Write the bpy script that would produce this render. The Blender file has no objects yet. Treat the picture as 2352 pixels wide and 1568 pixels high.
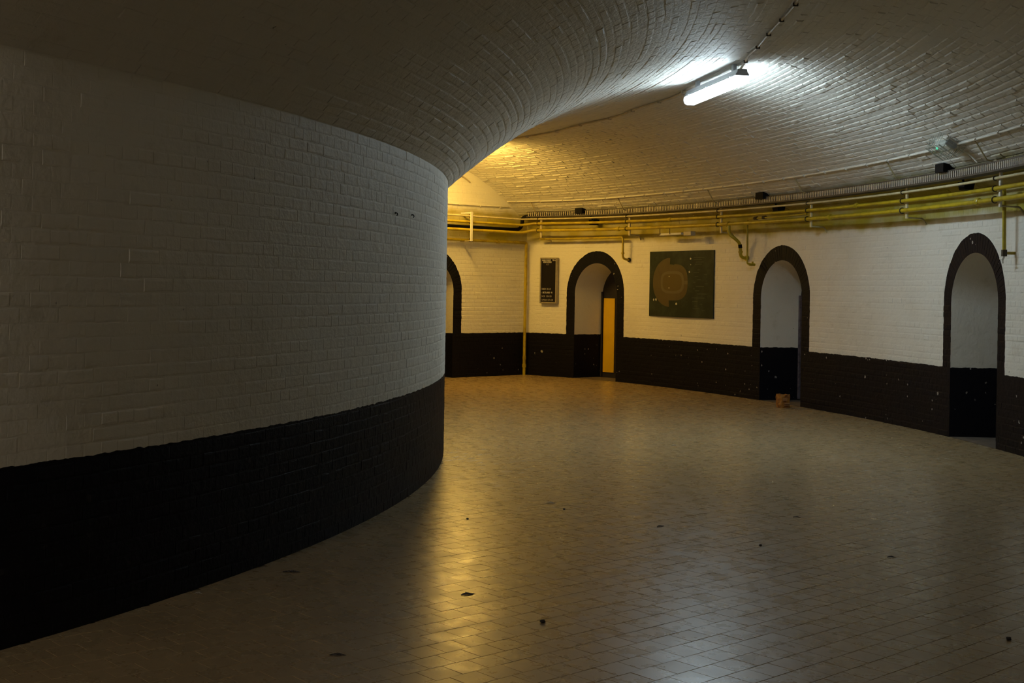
import bpy, math, random
from mathutils import Vector, Matrix
random.seed(11)
R_ = math.radians
scene = bpy.context.scene
COL = scene.collection

# ------------------------------------------------------------------ camera, world, exposure
cam_d = bpy.data.cameras.new('camera')
cam = bpy.data.objects.new('camera', cam_d); COL.objects.link(cam)
cam_d.sensor_fit = 'HORIZONTAL'; cam_d.sensor_width = 36.0
F_PX = 2900.0
cam_d.lens = 36.0 * F_PX / 2352.0
cam_d.shift_y = -(784.0 - 662.8) / 2352.0
cam_d.clip_start = 0.05; cam_d.clip_end = 200
ROLL = 0.017
cam.location = (0, 0, 1.65)
cam.rotation_euler = (math.pi / 2, -ROLL, 0)
scene.camera = cam
w = bpy.data.worlds.new('dark_world'); scene.world = w; w.use_nodes = True
w.node_tree.nodes['Background'].inputs[0].default_value = (0, 0, 0, 1)
w.node_tree.nodes['Background'].inputs[1].default_value = 0.0
vs = scene.view_settings
vs.view_transform = 'Standard'; vs.look = 'None'; vs.gamma = 1.0; vs.use_curve_mapping = False
vs.exposure = 0.0
LAMP_WHITE = 65.0        # radiance of the two tube covers
LAMP_AMBER = 104.0
REAR_FILL = 160.0  # strength of the added lamp behind the viewer

# ------------------------------------------------------------------ the ring corridor
CX, CY = -13.74, 11.925          # centre of the ring
RI = 13.10                       # inner wall
TH_END = 41.5                    # end wall angle (degrees)
TH_REAR = -78.0
Z_IN, Z_OUT, Z_CR = 2.69, 2.87, 4.08
WAIN = 0.815                     # top of the dark paint
def RO(th):
    return 19.11 - (0.4 * ((th - 33) / 8.5) ** 2 if th > 33 else 0.0)
def ER(th):
    a = R_(th); return Vector((math.cos(a), math.sin(a), 0))
def ET(th):
    a = R_(th); return Vector((-math.sin(a), math.cos(a), 0))
def PT(th, r, z):
    a = R_(th); return Vector((CX + r * math.cos(a), CY + r * math.sin(a), z))
def PW(th, z, off=0.0):
    return PT(th, RO(th) - off, z)
def ZV(th, r):
    ro = RO(th); m = (RI + ro) / 2
    if r < m: return Z_IN + (Z_CR - Z_IN) * (1 - ((m - r) / (m - RI)) ** 2)
    return Z_OUT + (Z_CR - Z_OUT) * (1 - ((r - m) / (ro - m)) ** 2)
def PV(th, u, off=0.0):
    r = RI + u * (RO(th) - RI); p = PT(th, r, ZV(th, r))
    return p
UP = Vector((0, 0, 1))
# arched niches in the outer wall: centre angle, outer half width of the painted band
ARCHES = [(36.55, 0.72), (21.5, 0.755), (7.03, 0.72)]
A_IN, A_SPR, A_BIN, A_BOUT = 0.545, 1.57, 0.575, 0.80
NICHE = 0.64
SPLAY = 0.80                     # back of the niche is narrower than its mouth

# ------------------------------------------------------------------ mesh helpers
def link(name, me, mat=None, parent=None):
    o = bpy.data.objects.new(name, me); COL.objects.link(o)
    if mat is not None and me is not None and len(me.materials) == 0: me.materials.append(mat)
    if parent is not None: o.parent = parent
    return o
class MB:
    def __init__(s): s.v = []; s.f = []
    def quad(s, a, b, c, d):
        i = len(s.v); s.v += [tuple(a), tuple(b), tuple(c), tuple(d)]; s.f.append((i, i+1, i+2, i+3))
    def poly(s, pts):
        i = len(s.v); s.v += [tuple(p) for p in pts]; s.f.append(tuple(range(i, i+len(pts))))
    def box(s, c, ax, ay, az):
        c = Vector(c); i = len(s.v)
        for sx, sy, sz in ((-1,-1,-1),(1,-1,-1),(1,1,-1),(-1,1,-1),(-1,-1,1),(1,-1,1),(1,1,1),(-1,1,1)):
            s.v.append(tuple(c + ax*sx + ay*sy + az*sz))
        for q in ((0,3,2,1),(4,5,6,7),(0,1,5,4),(1,2,6,5),(2,3,7,6),(3,0,4,7)):
            s.f.append(tuple(i+k for k in q))
    def bbox(s, c, ax, ay, az, bev):
        """box with chamfered edges"""
        c = Vector(c); lx, ly, lz = ax.length, ay.length, az.length
        ux, uy, uz = ax/lx, ay/ly, az/lz; i = len(s.v)
        b = min(bev, lx*.9, ly*.9, lz*.9); idx = {}
        for sx in (-1, 1):
            for sy in (-1, 1):
                for sz in (-1, 1):
                    for k in range(3):
                        d = [lx-b, ly-b, lz-b]; d[k] += b
                        idx[(sx,sy,sz,k)] = len(s.v)
                        s.v.append(tuple(c + ux*sx*d[0] + uy*sy*d[1] + uz*sz*d[2]))
        def add(q): s.f.append(tuple(q))
        for sg in (-1, 1):
            o = [(-1,-1),(1,-1),(1,1),(-1,1)]
            if sg < 0: o = o[::-1]
            add([idx[(sg,a,b_,0)] for a, b_ in o]); add([idx[(b_,sg,a,1)] for a, b_ in o]); add([idx[(a,b_,sg,2)] for a, b_ in o])
        for a in (-1, 1):
            for b_ in (-1, 1):
                add([idx[(a,b_,-1,0)], idx[(a,b_,1,0)], idx[(a,b_,1,1)], idx[(a,b_,-1,1)]])
                add([idx[(a,-1,b_,0)], idx[(a,1,b_,0)], idx[(a,1,b_,2)], idx[(a,-1,b_,2)]])
                add([idx[(-1,a,b_,1)], idx[(1,a,b_,1)], idx[(1,a,b_,2)], idx[(-1,a,b_,2)]])
        for sx in (-1, 1):
            for sy in (-1, 1):
                for sz in (-1, 1): add([idx[(sx,sy,sz,0)], idx[(sx,sy,sz,1)], idx[(sx,sy,sz,2)]])
    def tube(s, pts, r, n=8, caps=True, radii=None):
        pts = [Vector(p) for p in pts]; m = len(pts); base = len(s.v)
        prev = None
        for k, p in enumerate(pts):
            t = (pts[min(k+1, m-1)] - pts[max(k-1, 0)]).normalized()
            if prev is None:
                a = Vector((0, 0, 1)) if abs(t.z) < .9 else Vector((1, 0, 0))
                nrm = t.cross(a).normalized()
            else:
                nrm = (prev - t * prev.dot(t)).normalized()
            prev = nrm; bn = t.cross(nrm)
            rr = radii[k] if radii else r
            for j in range(n):
                an = 2*math.pi*j/n
                s.v.append(tuple(p + nrm*math.cos(an)*rr + bn*math.sin(an)*rr))
        for k in range(m-1):
            for j in range(n):
                a = base + k*n + j; b = base + k*n + (j+1) % n
                s.f.append((a, b, b+n, a+n))
        if caps:
            s.f.append(tuple(base + j for j in reversed(range(n))))
            s.f.append(tuple(base + (m-1)*n + j for j in range(n)))
    def prism(s, prof, ax, ay, o, d):
        """profile points (x,y) in the plane ax,ay at o, extruded by d"""
        i = len(s.v); n = len(prof); o = Vector(o)
        for e in (Vector((0,0,0)), d):
            for x, y in prof: s.v.append(tuple(o + ax*x + ay*y + e))
        s.f.append(tuple(i+k for k in reversed(range(n)))); s.f.append(tuple(i+n+k for k in range(n)))
        for k in range(n):
            s.f.append((i+k, i+(k+1) % n, i+n+(k+1) % n, i+n+k))
    def build(s, name, mat, parent=None, smooth=False, fix=True):
        me = bpy.data.meshes.new(name); me.from_pydata(s.v, [], s.f)
        if fix:
            import bmesh
            bm = bmesh.new(); bm.from_mesh(me)
            bmesh.ops.recalc_face_normals(bm, faces=bm.faces); bm.to_mesh(me); bm.free()
        if smooth: me.shade_smooth()
        me.update()
        return link(name, me, mat, parent)
def smooth_edges(o, ang=40):
    me = o.data; me.shade_smooth()
    try: me.set_sharp_from_angle(angle=R_(ang))
    except Exception: pass
def bez(pts, n=6, k=0.5):
    """round the corners of a polyline"""
    pts = [Vector(p) for p in pts]; out = [pts[0]]
    for i in range(1, len(pts)-1):
        a, b, c = pts[i-1], pts[i], pts[i+1]
        l = min((a-b).length, (c-b).length) * k
        p0 = b + (a-b).normalized()*l; p1 = b + (c-b).normalized()*l
        for j in range(n+1):
            t = j/n; out.append(p0*(1-t)**2 + b*2*t*(1-t) + p1*t*t)
    out.append(pts[-1]); return out
def tag(o, label, cat, group=None, kind=None):
    o['label'] = label; o['category'] = cat
    if group: o['group'] = group
    if kind: o['kind'] = kind
    return o
def empty(name, loc, label, cat, group=None):
    o = bpy.data.objects.new(name, None); COL.objects.link(o); o.location = loc
    o.empty_display_size = 0.1
    return tag(o, label, cat, group)
def own(parent, *objs):
    """parent meshes that were built in world coordinates"""
    for o in objs:
        o.parent = parent; o.matrix_parent_inverse = Matrix.Translation(-Vector(parent.location))

# ------------------------------------------------------------------ materials
class NT:
    def __init__(s, name):
        s.m = bpy.data.materials.new(name); s.m.use_nodes = True; s.t = s.m.node_tree
        s.b = s.t.nodes['Principled BSDF']
    def n(s, typ, **kw):
        x = s.t.nodes.new(typ)
        for k, v in kw.items(): setattr(x, k, v)
        return x
    def l(s, a, b): s.t.links.new(a, b)
    def put(s, sock, v):
        if isinstance(v, (int, float)): sock.default_value = v
        elif isinstance(v, tuple): sock.default_value = v if len(v) == len(sock.default_value) else (*v, 1)
        else: s.l(v, sock)
    def math(s, op, a, b=0.0, c=None, clamp=False):
        x = s.n('ShaderNodeMath', operation=op); x.use_clamp = clamp
        s.put(x.inputs[0], a); s.put(x.inputs[1], b)
        if c is not None: s.put(x.inputs[2], c)
        return x.outputs[0]
    def noise(s, scale, detail=2, rough=.5, vec=None):
        x = s.n('ShaderNodeTexNoise'); x.inputs['Scale'].default_value = scale
        x.inputs['Detail'].default_value = detail; x.inputs['Roughness'].default_value = rough
        if vec is not None: s.l(vec, x.inputs['Vector'])
        return x.outputs['Fac']
    def rng(s, v, a, b, c=0.0, d=1.0, typ='SMOOTHSTEP'):
        x = s.n('ShaderNodeMapRange', interpolation_type=typ)
        s.put(x.inputs[0], v); s.put(x.inputs[1], a); s.put(x.inputs[2], b); s.put(x.inputs[3], c); s.put(x.inputs[4], d)
        return x.outputs[0]
    def mix(s, f, a, b):
        x = s.n('ShaderNodeMix', data_type='RGBA')
        s.put(x.inputs[0], f); s.put(x.inputs[6], a); s.put(x.inputs[7], b)
        return x.outputs[2]
    def bump(s, h, strength, dist):
        x = s.n('ShaderNodeBump'); x.inputs['Strength'].default_value = strength; x.inputs['Distance'].default_value = dist
        s.l(h, x.inputs['Height']); s.l(x.outputs[0], s.b.inputs['Normal'])
    def pos(s):
        g = s.n('ShaderNodeNewGeometry'); return g.outputs['Position']

CREAM = (0.76, 0.74, 0.675)
DARK = (0.0058, 0.0056, 0.0090)
def paint_mat(name, wain=True, cream=CREAM, chip_amt=.65, arches=(), overspray=False, end_arch=False, dirt=1.0, bump=0.5):
    t = NT(name); pos = t.pos()
    sep = t.n('ShaderNodeSeparateXYZ'); t.l(pos, sep.inputs[0])
    x, y, z = sep.outputs
    n_big = t.noise(0.9, 4, .6, pos); n_mid = t.noise(5, 4, .6, pos); n_fine = t.noise(45, 3, .6, pos)
    dirtf = t.math('MULTIPLY', t.rng(n_big, .42, .75), .32 * dirt)
    col = t.mix(dirtf, cream, (0.50, 0.46, 0.37))
    stain = t.math('MULTIPLY', t.rng(n_mid, .60, .78), .35 * dirt)
    col = t.mix(stain, col, (0.42, 0.37, 0.27))
    # sparse dark pits and scuffs
    spot = t.rng(t.noise(21, 1, .4, pos), .815, .835)
    col = t.mix(t.math('MULTIPLY', spot, .7), col, (0.08, 0.07, 0.055))
    th = t.math('ARCTAN2', t.math('SUBTRACT', y, CY), t.math('SUBTRACT', x, CX))
    s_arc = t.math('MULTIPLY', th, 19.11)
    if overspray:
        # yellow paint sprayed on the wall behind the pipes
        nz = t.noise(1.6, 3, .6, pos)
        zz = t.math('ADD', z, t.math('MULTIPLY', t.math('SUBTRACT', nz, .5), .22))
        band = t.math('MULTIPLY', t.rng(zz, 2.47, 2.60), t.rng(zz, 3.16, 3.02))
        patch = t.rng(t.noise(2.2, 2, .5, pos), .30, .60, .75, 1.0)
        dx_, dy_ = t.math('SUBTRACT', x, CX), t.math('SUBTRACT', y, CY)
        rad_ = t.math('SQRT', t.math('ADD', t.math('MULTIPLY', dx_, dx_), t.math('MULTIPLY', dy_, dy_)))
        patch = t.math('MULTIPLY', patch, t.math('GREATER_THAN', rad_, 15.0))
        col = t.mix(t.math('MULTIPLY', t.math('MULTIPLY', band, patch), .97), col, (0.34, 0.28, 0.006))
    if wain or arches or end_arch:
        jit = t.math('MULTIPLY', t.math('SUBTRACT', t.noise(14, 2, .5, pos), .5), .022)
        zj = t.math('ADD', z, jit)
        mask = t.math('LESS_THAN', zj, WAIN)
        def arch_mask(s0, a):
            u = t.math('DIVIDE', t.math('ADD', t.math('SUBTRACT', s_arc, s0), jit), a)
            v = t.math('DIVIDE', t.math('MAXIMUM', t.math('SUBTRACT', zj, A_SPR), 0.0), A_BOUT)
            q = t.math('ADD', t.math('MULTIPLY', u, u), t.math('MULTIPLY', v, v))
            return t.math('LESS_THAN', q, 1.0)
        for tc, a in arches:
            mask = t.math('MAXIMUM', mask, arch_mask(R_(tc) * 19.11, a))
        if end_arch:
            # distance along the end wall from the ring centre
            e = ER(TH_END)
            rr = t.math('ADD', t.math('MULTIPLY', t.math('SUBTRACT', x, CX), e.x), t.math('MULTIPLY', t.math('SUBTRACT', y, CY), e.y))
            u = t.math('DIVIDE', t.math('ADD', t.math('SUBTRACT', rr, END_ARCH_R), jit), 0.74)
            v = t.math('DIVIDE', t.math('MAXIMUM', t.math('SUBTRACT', zj, A_SPR), 0.0), A_BOUT)
            q = t.math('ADD', t.math('MULTIPLY', u, u), t.math('MULTIPLY', v, v))
            mask = t.math('MAXIMUM', mask, t.math('LESS_THAN', q, 1.0))
        def chips(scale, size, frac):
            vo = t.n('ShaderNodeTexVoronoi'); vo.inputs['Scale'].default_value = scale; vo.inputs['Randomness'].default_value = 1.0
            wv = t.n('ShaderNodeVectorMath', operation='ADD'); t.l(pos, wv.inputs[0])
            nn_ = t.n('ShaderNodeTexNoise'); nn_.inputs['Scale'].default_value = 40; t.l(pos, nn_.inputs['Vector'])
            sc_ = t.n('ShaderNodeVectorMath', operation='SCALE'); t.l(nn_.outputs['Color'], sc_.inputs[0]); sc_.inputs['Scale'].default_value = .035
            t.l(sc_.outputs[0], wv.inputs[1]); t.l(wv.outputs[0], vo.inputs['Vector'])
            sp = t.n('ShaderNodeSeparateColor'); t.l(vo.outputs['Color'], sp.inputs[0])
            return t.math('MULTIPLY', t.math('LESS_THAN', vo.outputs['Distance'], t.math('MULTIPLY', sp.outputs[1], size)), t.math('GREATER_THAN', sp.outputs[0], 1 - frac))
        chip = t.math('MULTIPLY', t.math('MAXIMUM', chips(8.0, .20, .20), chips(17.0, .26, .12)), t.rng(t.noise(1.1, 1, .5, pos), .40, .48))
        dk = t.mix(t.math('MULTIPLY', n_mid, .5), DARK, (0.0100, 0.0092, 0.0140))
        dk = t.mix(t.math('MULTIPLY', chip, chip_amt), dk, (0.55, 0.52, 0.47))
        col = t.mix(mask, col, dk)
        rg = t.math('SUBTRACT', .62, t.math('MULTIPLY', mask, .08))
        t.l(rg, t.b.inputs['Roughness'])
    else:
        t.b.inputs['Roughness'].default_value = .6
    t.l(col, t.b.inputs['Base Color'])
    if wain: t.l(t.math('SUBTRACT', .35, t.math('MULTIPLY', mask, .24)), t.b.inputs['Specular IOR Level'])
    else: t.b.inputs['Specular IOR Level'].default_value = .35
    h = t.math('ADD', t.math('MULTIPLY', n_fine, .4), t.noise(16, 3, .55, pos))
    t.bump(h, bump, .012)
    return t.m
END_ARCH_R = 16.37
M = {}
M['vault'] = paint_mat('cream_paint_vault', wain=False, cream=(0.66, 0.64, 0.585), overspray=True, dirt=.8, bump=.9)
M['left'] = paint_mat('painted_inner_wall', wain=True, chip_amt=.02, dirt=1.0, bump=.45)
M['right'] = paint_mat('painted_outer_wall', wain=True, arches=ARCHES, overspray=True, dirt=.9, bump=.35)
M['back'] = paint_mat('painted_end_wall', wain=True, end_arch=True, overspray=True, dirt=.8, bump=.35)
M['reveal'] = paint_mat('painted_niche_reveal', wain=True, dirt=.8, bump=.5)
def simple(name, col, rough=.5, metal=0.0, nscale=None, col2=None, amt=.5, bump=0.0, spec=.5):
    t = NT(name); t.b.inputs['Roughness'].default_value = rough; t.b.inputs['Metallic'].default_value = metal
    t.b.inputs['Specular IOR Level'].default_value = spec
    if nscale:
        n = t.noise(nscale, 3, .6, t.pos())
        t.l(t.mix(t.math('MULTIPLY', t.rng(n, .4, .7), amt), col, col2), t.b.inputs['Base Color'])
        if bump: t.bump(n, bump, .004)
    else:
        t.b.inputs['Base Color'].default_value = (*col, 1)
    return t.m
M['yellow'] = simple('yellow_pipe_paint', (0.46, 0.35, 0.010), .40, 0, 6, (0.26, 0.18, 0.012), .7)
M['white_pipe'] = simple('cream_pipe_paint', (0.66, 0.58, 0.36), .45, 0, 7, (0.45, 0.37, 0.16), .6)
M['conduit'] = simple('white_conduit_paint', (0.72, 0.70, 0.64), .45, 0, 8, (0.5, 0.45, 0.35), .4)
M['ceil_conduit'] = simple('dull_conduit_paint', (0.48, 0.42, 0.31), .5, 0, 8, (0.3, 0.25, 0.17), .5)
M['tray'] = simple('dusty_dark_steel', (0.085, 0.072, 0.058), .6, .3, 12, (0.05, 0.04, 0.03), .6)
M['tray_slat'] = simple('grey_tray_steel', (0.42, 0.38, 0.33), .55, .2, 12, (0.25, 0.22, 0.18), .6)
M['steel'] = simple('painted_bracket_steel', (0.42, 0.36, 0.20), .5, .0, 9, (0.2, 0.15, 0.06), .7)
M['hook'] = simple('dark_hook_iron', (0.06, 0.045, 0.025), .55, .5)
M['black'] = simple('matt_black_plastic', (0.005, 0.0045, 0.005), .75, spec=.2)
M['housing'] = simple('grey_lamp_housing', (0.35, 0.37, 0.40), .5, 0, 6, (0.25, 0.26, 0.28), .5)
M['clip'] = simple('lamp_clip_steel', (0.4, 0.4, 0.42), .35, .8)
M['grout'] = simple('dirty_grout', (0.12, 0.085, 0.05), .9, 0, 9, (0.05, 0.036, 0.024), .8, spec=.1)
M['frame'] = simple('dull_aluminium', (0.40, 0.36, 0.28), .42, .5, 14, (0.25, 0.22, 0.16), .5)
M['signblack'] = simple('sign_black', (0.012, 0.010, 0.010), .8, spec=.15)
M['signwhite'] = simple('sign_lettering', (0.62, 0.60, 0.56), .6)
M['letter_dim'] = simple('sign_lettering_worn', (0.33, 0.31, 0.28), .6)
M['mapgreen'] = simple('map_dark_green', (0.014, 0.022, 0.013), .55, 0, 4, (0.034, 0.044, 0.030), .8, spec=.25)
M['maptan'] = simple('map_tan', (0.082, 0.058, 0.016), .45, 0, 5, (0.062, 0.042, 0.009), .8)
M['maplight'] = simple('map_light_tan', (0.115, 0.090, 0.045), .45)
M['mapbrown'] = simple('map_brown', (0.085, 0.058, 0.008), .45)
M['mapline'] = simple('map_print', (0.045, 0.058, 0.042), .5)
M['chip'] = simple('paint_chip', (0.55, 0.53, 0.47), .6)
M['door'] = simple('door_dark_paint', (0.014, 0.012, 0.018), .5, 0, 8, (0.03, 0.025, 0.03), .6)
M['doorpanel'] = simple('door_yellow_paint', (0.74, 0.46, 0.008), .45, 0, 5, (0.64, 0.38, 0.010), .4)
M['lilac'] = simple('mottled_frame_paint', (0.16, 0.13, 0.15), .5, 0, 18, (0.05, 0.04, 0.05), .8)  # pale lilac mottled with a darker tone, middle door frame only
M['carton'] = simple('carton_orange', (0.36, 0.15, 0.02), .6, 0, 18, (0.16, 0.05, 0.015), .9)
M['carton_print'] = simple('carton_pale_print', (0.40, 0.20, 0.08), .6, 0, 30, (0.25, 0.10, 0.05), .8)
M['leaf'] = simple('dead_leaf', (0.055, 0.035, 0.02), .7, 0, 60, (0.03, 0.02, 0.01), .6)
M['paper'] = simple('paper_scrap', (0.48, 0.42, 0.32), .7)
M['stone'] = simple('dark_pebble', (0.03, 0.024, 0.02), .8, 0, 60, (0.015, 0.012, 0.01), .6)
M['threshold'] = simple('niche_floor', (0.15, 0.115, 0.085), .7, 0, 6, (0.08, 0.06, 0.045), .7, .3)
# floor tiles
t = NT('polished_brown_tile'); pos = t.pos()
n1 = t.noise(1.1, 4, .6, pos); n2 = t.noise(7, 4, .65, pos); n3 = t.noise(26, 3, .6, pos)
col = t.mix(t.rng(n1, .35, .68), (0.375, 0.27, 0.14), (0.335, 0.24, 0.125))
col = t.mix(t.math('MULTIPLY', t.rng(n2, .36, .86), .25), col, (0.22, 0.155, 0.085))
col = t.mix(t.math('MULTIPLY', t.rng(n3, .60, .86), .6), col, (0.07, 0.05, 0.032))
t.l(col, t.b.inputs['Base Color'])
t.l(t.rng(n2, .3, .75, .25, .34), t.b.inputs['Roughness'])
t.b.inputs['Specular IOR Level'].default_value = .42
t.bump(t.noise(2.2, 1, .5, pos), .10, .02)
M['tile'] = t.m
def emis(name, col, s):
    t = NT(name); t.b.inputs['Base Color'].default_value = (*col, 1)
    t.b.inputs['Emission Color'].default_value = (*col, 1); t.b.inputs['Emission Strength'].default_value = s
    t.b.inputs['Roughness'].default_value = .4
    return t.m
M['glow_white'] = emis('lit_white_cover', (0.72, 0.90, 1.0), LAMP_WHITE)
M['glow_amber'] = emis('lit_amber_cover', (1.0, 0.60, 0.115), LAMP_AMBER)
M['glow_rear'] = emis('added_rear_cover', (1.0, 0.91, 0.80), REAR_FILL)
M['cap_white'] = emis('glowing_white_cap', (0.76, 0.88, 1.0), LAMP_WHITE*.05)
M['cap_amber'] = emis('glowing_amber_cap', (1.0, 0.60, 0.115), LAMP_AMBER*.05)
M['cap_rear'] = emis('added_rear_cap', (1.0, 0.93, 0.82), REAR_FILL*.05)
M['led'] = emis('green_indicator', (0.02, 1.0, 0.45), 4.0)
M['lens'] = simple('clear_lamp_lens', (0.55, 0.60, 0.56), .25)
M['wire'] = simple('galvanised_wire', (0.40, 0.44, 0.40), .4, .4)

# ------------------------------------------------------------------ bricks: unit meshes and laying
import bmesh
def unit_brick(seed, fx, fy, jit):
    rnd = random.Random(seed); v = []
    for z, ix, iy in ((-.8, 0, 0), (.45, .35*fx, .35*fy), (1, fx, fy)):
        for sx, sy in ((-1,-1),(1,-1),(1,1),(-1,1)):
            j = rnd.uniform(-jit, jit)
            v.append((sx*(1-ix)*(1 + (rnd.uniform(-.5,.5)*fx if z > 0 else 0)), sy*(1-iy)*(1 + (rnd.uniform(-.5,.5)*fy if z > 0 else 0)), z + (j if z > .9 else 0)))
    f = [(8,9,10,11)]
    for b in (0, 4):
        for k in range(4): f.append((b+k, b+(k+1) % 4, b+4+(k+1) % 4, b+4+k))
    return v, f
UB = [unit_brick(k, .055, .34, .25) for k in range(8)]
UT = [unit_brick(100+k, .012, .012, .10) for k in range(6)]
def in_view(c):
    x, y, z = c
    if y < .5: return False
    px = 1176 + F_PX * x / y; py = 662.8 - F_PX * (z - 1.65) / y
    px, py = px - ROLL*(py-662.8), py + ROLL*(px-1176)
    return -20 < px < 2372 and -20 < py < 1588
def lay(bricks, units, piece, parent, mat, ok=lambda c: True, limit=300):
    """bricks: (centre, t, b, n, half length, half width, proud). The 300 that show largest become objects, the rest one mesh."""
    campos = Vector((0, 0, 1.65)); sc = []
    for k, (c, t, b, n, hl, hw, h) in enumerate(bricks):
        d = campos - c; L = d.length
        a = hl*hw*max(0.0, n.dot(d)/L)/(L*L)
        sc.append((a if (in_view(c) and ok(c)) else 0.0, k))
    top = set(k for a, k in sorted(sc, reverse=True)[:limit] if a > 0)
    meshes = []
    for v, f in units:
        me = bpy.data.meshes.new(piece); me.from_pydata(v, [], f); me.materials.append(mat); meshes.append(me)
    V = []; F = []
    for k, (c, t, b, n, hl, hw, h) in enumerate(bricks):
        q = random.randrange(len(units))
        if k in top:
            o = bpy.data.objects.new(piece, meshes[q]); COL.objects.link(o)
            m = Matrix.Identity(4)
            for i in range(3):
                m[i][0] = t[i]*hl; m[i][1] = b[i]*hw; m[i][2] = n[i]*h; m[i][3] = c[i]
            o.parent = parent; o.matrix_local = m
        else:
            i0 = len(V); tx = t*hl; by = b*hw; nz = n*h
            for x, y, z in units[q][0]:
                p = c + tx*x + by*y + nz*z; V.append((p.x, p.y, p.z))
            F += [tuple(i0+j for j in f) for f in units[q][1]]
    me = bpy.data.meshes.new(piece + '_field'); me.from_pydata(V, [], F)
    o = link(piece + '_field', me, mat, parent); o['kind'] = 'stuff'
    return o
def rnd_frame(t, b, n, k):
    """slight twist of a piece out of its plane"""
    n2 = (n + t*random.gauss(0, k) + b*random.gauss(0, k)).normalized()
    t2 = (t - n2*t.dot(n2)).normalized(); b2 = n2.cross(t2)
    return t2, b2, n2
class Walk:
    """slowly varying offsets along one course: neighbouring bricks stand nearly alike"""
    def __init__(s, tilt, tilt_t, h, hs): s.a = random.gauss(0, 1); s.b = random.gauss(0, 1); s.p = (tilt, tilt_t, h, hs)
    def step(s, t, b, n):
        s.a = .72*s.a + .69*random.gauss(0, 1); s.b = .78*s.b + .62*random.gauss(0, 1)
        tilt, tilt_t, h, hs = s.p
        n2 = (n + b*s.a*tilt + t*random.gauss(0, tilt_t)).normalized()
        t2 = (t - n2*t.dot(n2)).normalized()
        return t2, n2.cross(t2), n2, max(.0007, h + s.b*hs + random.gauss(0, hs*.3) + (h*1.1 if random.random() < .06 else 0))
COURSE = 0.072
def course_bricks(lo, hi, row, header):
    """(start, end) along a course between lo and hi (metres)"""
    L = 0.112 if header else 0.224
    off = (0.056 if row % 2 else 0.0) + (0.112 if row % 4 == 2 else 0)
    x = math.floor(lo / L) * L - off
    out = []
    while x < hi:
        a, b = max(x, lo), min(x + L, hi)
        if b - a > .03: out.append((a + .003, b - .003))
        x += L
    return out
def minus(segs, lo, hi):
    out = []
    for a, b in segs:
        if hi <= a or lo >= b: out.append((a, b)); continue
        if lo - a > .0: out.append((a, lo))
        if b - hi > .0: out.append((hi, b))
    return out
def outer_w(z, a_in, a_out):
    if z < A_SPR: return a_in
    q = 1 - ((z - A_SPR)/A_BOUT)**2
    return a_out*math.sqrt(q) if q > 0 else 0.0

# ------------------------------------------------------------------ floor
mb = MB(); ths = [TH_REAR + k*(TH_END - TH_REAR)/120 for k in range(121)]
for a, b in zip(ths[:-1], ths[1:]):
    mb.quad(PT(a, RI-.3, -.002), PT(a, RO(a)+.02, -.002), PT(b, RO(b)+.02, -.002), PT(b, RI-.3, -.002))
floor = mb.build('floor', M['grout'])
tag(floor, 'polished brown square tile floor of the curved corridor', 'floor', kind='structure')
TS = 0.145; ang = R_(42)
ta = Vector((math.cos(ang), math.sin(ang), 0)); tb = Vector((-math.sin(ang), math.cos(ang), 0))
tiles = []
for j in range(-140, 220):
    offs = (TS/2 if j % 2 else 0) + random.uniform(-.006, .006)
    for i in range(-140, 240):
        c = ta*(i*TS + offs) + tb*(j*TS)
        if c.y < .8 or abs(c.x) > c.y*.43 + 1.2: continue
        th = math.degrees(math.atan2(c.y - CY, c.x - CX)); r = math.hypot(c.x - CX, c.y - CY)
        if th > TH_END - .1 or r < RI - .06 or r > RO(th) + .05: continue
        t2, b2, n2 = rnd_frame(ta, tb, UP, .0034)
        tiles.append((Vector((c.x, c.y, -.0016 + random.gauss(0, .00015))), t2, b2, n2, TS/2 - .0013, TS/2 - .0013, .0016))
lay(tiles, UT, 'tile', floor, M['tile'])

# ------------------------------------------------------------------ inner wall (left)
mb = MB()
for a, b in zip(ths[:-1], ths[1:]):
    mb.quad(PT(b, RI, 0), PT(a, RI, 0), PT(a, RI, Z_IN), PT(b, RI, Z_IN))
wall_left = mb.build('wall_left', M['left'], smooth=True, fix=False)
tag(wall_left, 'convex inner brick wall painted cream above a black dado', 'wall', kind='structure')
br = []; rows = int(Z_IN / COURSE)
hz = Z_IN / rows
for row in range(rows):
    z = (row + .5)*hz; hdr = row % 2 == 1
    wk = Walk(.0065, .0025, .0011, .0005)
    for a, b in course_bricks(R_(-34)*RI, R_(16)*RI, row, hdr):
        th = math.degrees((a + b)/2/RI); n = ER(th); tt = ET(th)
        t2, b2, n2, hh = wk.step(tt, UP, n)
        br.append((PT(th, RI, z + random.gauss(0, .0012)), t2, b2, n2, (b-a)/2 + .0022, hz/2 - .0014, hh))
lay(br, UB, 'brick', wall_left, M['left'], ok=lambda c: math.degrees(math.atan2(c.y-CY, c.x-CX)) < 2)

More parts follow.
